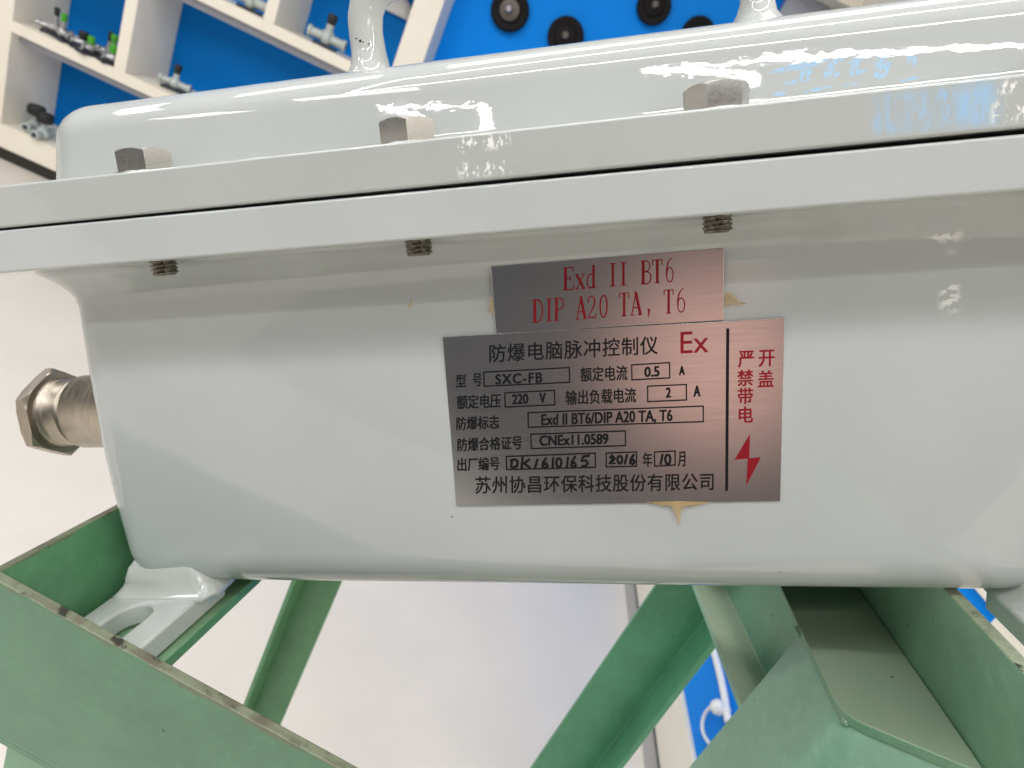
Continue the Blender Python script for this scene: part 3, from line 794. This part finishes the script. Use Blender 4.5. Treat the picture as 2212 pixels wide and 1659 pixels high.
K = MB(); R = MB()
row(K, '防爆电脑脉冲控制仪', 390, 1374, 612, 718, 560, 668, .014, 1.08)
row(R, 'Ex', 1506, 1670, 538, 664, 530, 656, .006)
row(K, '型', 193, 255, 787, 862, 784, 859); row(K, '号', 293, 346, 780, 858, 778, 856)
frame(K, ((353, 770), (860, 742), (863, 836), (356, 860)))
row(K, 'SXC-FB', 425, 700, 786, 846, 773, 834, .028, 1.18)
row(K, '额定电流', 922, 1197, 745, 830, 732, 820)
frame(K, ((1217, 727), (1446, 713), (1447, 810), (1219, 822)))
row(K, '0.5', 1295, 1384, 742, 803, 736, 798, .03); row(K, 'A', 1497, 1532, 738, 792, 735, 790, .03)
row(K, '额定电压', 200, 458, 908, 990, 897, 980)
frame(K, ((476, 890), (774, 875), (777, 968), (479, 981)))
row(K, '220', 522, 618, 902, 963, 897, 958, .03); row(K, 'V', 682, 720, 895, 956, 893, 954, .03)
row(K, '输出负载电流', 835, 1247, 880, 965, 863, 950)
frame(K, ((1310, 851), (1544, 841), (1545, 939), (1311, 949)))
row(K, '2', 1420, 1451, 863, 923, 861, 921, .03); row(K, 'A', 1582, 1623, 852, 916, 849, 914, .03)
row(K, '防爆标志', 197, 448, 1035, 1113, 1025, 1103)
frame(K, ((612, 1006), (1643, 967), (1643, 1066), (614, 1099)))
row(K, 'Exd II BT6/DIP A20 TA, T6', 693, 1460, 1018, 1094, 990, 1068, .026)
row(K, '防爆合格证号', 203, 581, 1160, 1237, 1143, 1223)
frame(K, ((628, 1132), (1188, 1112), (1189, 1206), (631, 1223)))
row(K, 'CNEx11.0589', 682, 1086, 1143, 1205, 1130, 1193, .03)
row(K, '出厂编号', 203, 450, 1276, 1353, 1266, 1345)
frame(K, ((485, 1262), (1013, 1242), (1013, 1333), (487, 1346)))
frame(K, ((1068, 1242), (1253, 1235), (1253, 1326), (1069, 1331)))
row(K, '年', 1285, 1342, 1242, 1328, 1240, 1326); row(K, '月', 1490, 1535, 1238, 1326, 1236, 1324)
frame(K, ((1350, 1236), (1479, 1229), (1479, 1319), (1352, 1326)))
row(K, '苏州协昌环保科技股份有限公司', 308, 1700, 1384, 1484, 1360, 1462, .014, 1.06)
# engraved by hand: serial number and date
def arc(cx_, cy_, rx, ry, a0, a1, n=12): return [(cx_ + rx * math.cos(math.radians(a0 + (a1 - a0) * k / n)), cy_ - ry * math.sin(math.radians(a0 + (a1 - a0) * k / n))) for k in range(n + 1)]
HW = 14
for s in ([(522, 1290), (517, 1332)], [(510, 1290), (540, 1282), (556, 1296), (552, 1322), (520, 1336)],
          [(585, 1262), (578, 1340)], [(628, 1280), (588, 1308)], [(592, 1304), (628, 1334)], [(672, 1278), (656, 1336)],
          [(724, 1272), (704, 1300), (700, 1324), (716, 1334), (730, 1322), (724, 1306), (704, 1314)], [(762, 1270), (760, 1334)],
          arc(796, 1302, 15, 26, 90, 450), [(850, 1268), (842, 1332)], [(894, 1262), (874, 1292), (868, 1318), (884, 1328), (896, 1314), (886, 1300), (872, 1308)],
          [(936, 1266), (930, 1292), (952, 1288), (964, 1304), (954, 1322), (926, 1324)], [(936, 1266), (978, 1260)],
          [(1092, 1276), (1108, 1260), (1120, 1274), (1094, 1308), (1126, 1304)], arc(1152, 1284, 14, 22, 90, 450), [(1196, 1252), (1180, 1312)],
          [(1236, 1252), (1216, 1280), (1212, 1304), (1228, 1310), (1240, 1298), (1230, 1284), (1216, 1292)],
          [(1402, 1250), (1390, 1312)], arc(1432, 1282, 15, 28, 90, 450)):
    strip(K, s, HW, LIFT)
# upright bar, red warning and bolt
vs = [onplate(x, y, LIFT) for x, y in ((1773, 518), (1791, 517), (1784, 1466), (1767, 1467))]; K.add(vs, [(0, 1, 2, 3)])
for s, q in (('严', (1842, 1936, 650, 748)), ('禁', (1838, 1931, 760, 856)), ('带', (1840, 1930, 866, 962)), ('电', (1846, 1930, 974, 1070)), ('开', (1962, 2056, 645, 742)), ('盖', (1957, 2051, 765, 862))):
    row(R, s, q[0], q[1], q[2], q[3], q[2] - 4, q[3] - 4, .022)
bolt_px = [(1912, 1132), (1822, 1284), (1898, 1277), (1890, 1436), (1975, 1270), (1908, 1276)]
R.add([onplate(x, y, LIFT) for x, y in bolt_px], [(0, 1, 2, 5), (5, 2, 3, 4)])
K.build('black_lettering', M['ink_black'], pl_big, OFF); R.build('red_lettering', M['ink_red'], pl_big, OFF)
for o in pl_big.children: o.data.transform(Matrix.Identity(4))

# serif lettering of the small plate: glyphs as strokes on a 0..1 box (y up), thick stems and thin serifs
ST, TH = .25, .095
def A_(cx_, cy_, rx, ry, a0, a1, n=14): return [(cx_ + rx * math.cos(math.radians(a0 + (a1 - a0) * k / n)), cy_ + ry * math.sin(math.radians(a0 + (a1 - a0) * k / n))) for k in range(n + 1)]
G = {
 'E': [([(.22, 0), (.22, 1)], ST), ([(.02, .975), (.92, .975)], TH), ([(.02, .025), (.95, .025)], TH), ([(.22, .51), (.66, .51)], TH), ([(.64, .62), (.64, .40)], TH * .9), ([(.90, 1), (.90, .78)], TH * .9), ([(.93, 0), (.93, .24)], TH * .9)],
 'x': [([(.12, .97), (.86, .03)], ST), ([(.84, .97), (.16, .03)], TH), ([(0, .96), (.36, .96)], TH), ([(.62, .96), (1, .96)], TH), ([(0, .04), (.36, .04)], TH), ([(.62, .04), (1, .04)], TH)],
 'd': [(A_(.44, .32, .34, .30, 55, 330), .13), ([(.76, 1), (.76, .0)], ST), ([(.52, .97), (.80, .97)], TH), ([(.74, .03), (1, .03)], TH)],
 'I': [([(.5, 0), (.5, 1)], .30), ([(.08, .975), (.92, .975)], TH), ([(.08, .025), (.92, .025)], TH)],
 'B': [([(.22, 0), (.22, 1)], ST), ([(.02, .975), (.5, .975)] + A_(.5, .76, .30, .215, 90, -90) + [(.22, .535)], .10), ([(.22, .52), (.5, .52)] + A_(.52, .275, .38, .25, 88, -90) + [(.02, .025)], .11)],
 'T': [([(.5, 0), (.5, 1)], ST), ([(.02, .97), (.98, .97)], TH), ([(.05, 1), (.05, .76)], TH), ([(.95, 1), (.95, .76)], TH), ([(.26, .025), (.74, .025)], TH)],
 '6': [(A_(.52, .31, .38, .285, 160, 520, 22), .13), ([(.14, .30), (.16, .55), (.30, .80), (.56, .94), (.84, .985)], [.17, .17, .15, .11, .06])],
 'D': [([(.22, 0), (.22, 1)], ST), ([(.02, .975), (.42, .975)] + A_(.42, .5, .46, .475, 90, -90, 20) + [(.02, .025)], .12)],
 'P': [([(.22, 0), (.22, 1)], ST), ([(.02, .975), (.5, .975)] + A_(.5, .735, .38, .24, 90, -90) + [(.22, .495)], .11), ([(.02, .025), (.46, .025)], TH)],
 'A': [([(.47, 1), (.12, .03)], TH), ([(.45, .98), (.86, .03)], ST), ([(.22, .33), (.72, .33)], TH), ([(0, .025), (.32, .025)], TH), ([(.64, .025), (1, .025)], TH)],
 '2': [([(.10, .70), (.14, .86), (.34, .97), (.60, .95), (.80, .80), (.76, .60), (.50, .36), (.10, .07)], [.15, .13, .11, .13, .17, .17, .13, .09]), ([(.08, .06), (.88, .06)], .12), ([(.88, .02), (.92, .22)], TH)],
 '0': [(A_(.5, .5, .37, .455, 90, 450, 26), .16)],
 ',': [([(.5, .95), (.62, .60), (.42, .05)], [.55, .42, .12])],
}
RS = MB()
def serif(ch_, x0, x1, yt, yb, skew=0):
    for pts, w in G[ch_]:
        P = [(x0 + p[0] * (x1 - x0), yb + (yt - yb) * p[1] - skew * p[0]) for p in pts]
        k = min(x1 - x0, 75); ww = [q * k for q in w] if isinstance(w, (list, tuple)) else w * k
        strip(RS, P, ww, LIFT_S)
for ch_, a, b, yt, yb in (('E', 820, 886, 162, 297), ('x', 892, 950, 200, 292), ('d', 956, 1012, 150, 287), ('I', 1088, 1134, 138, 276), ('I', 1150, 1196, 132, 270),
                          ('B', 1274, 1340, 122, 262), ('T', 1340, 1402, 116, 256), ('6', 1418, 1468, 106, 252),
                          ('D', 640, 708, 350, 486), ('I', 716, 760, 344, 480), ('P', 768, 830, 340, 476), ('A', 895, 958, 330, 468), ('2', 962, 1016, 326, 464), ('0', 1030, 1084, 320, 460),
                          ('T', 1148, 1206, 310, 450), ('A', 1214, 1282, 304, 444), (',', 1306, 1334, 402, 456), ('T', 1408, 1466, 292, 434), ('6', 1483, 1536, 284, 428)):
    serif(ch_, a, b, yt, yb, 4)
RS.build('red_lettering', M['ink_red'], pl_small, OFF)

# dried glue squeezed out around the plates
def glue(pts, thick, seed):
    """pts: outline in detail-view pixels; a low dome of glue on the body"""
    c = sum((Vector(p) for p in pts), Vector((0, 0))) / len(pts); m = MB(); n = len(pts); vs = []
    for k, l in ((1.0, .0008), (.82, .0008 + thick * .7), (.5, .0008 + thick)):
        for p in pts: q = c + (Vector(p) - c) * k; vs.append(onplate(q.x, q.y, l + .0012))
    fs = [tuple(range(2 * n, 3 * n))] + [(r * n + i, r * n + (i + 1) % n, (r + 1) * n + (i + 1) % n, (r + 1) * n + i) for r in range(2) for i in range(n)]
    m.add(vs, fs); m.build('glue_drip', M['glue'], box, OFF, True)
glue([(1300, 1531), (1350, 1541), (1420, 1549), (1452, 1568), (1478, 1612), (1496, 1672), (1508, 1620), (1512, 1576), (1540, 1560), (1562, 1550), (1650, 1540), (1690, 1530), (1480, 1526)], .0006, 1)
glue([(390, 330), (410, 345), (412, 430), (396, 432), (384, 410), (396, 372)], .0004, 2)
glue([(1762, 312), (1800, 308), (1840, 345), (1850, 375), (1900, 372), (1850, 384), (1815, 372), (1764, 392)], .0003, 3)
glue([(-72, 372), (-64, 340), (-60, 376), (-68, 398), (-80, 396)], .0006, 4)
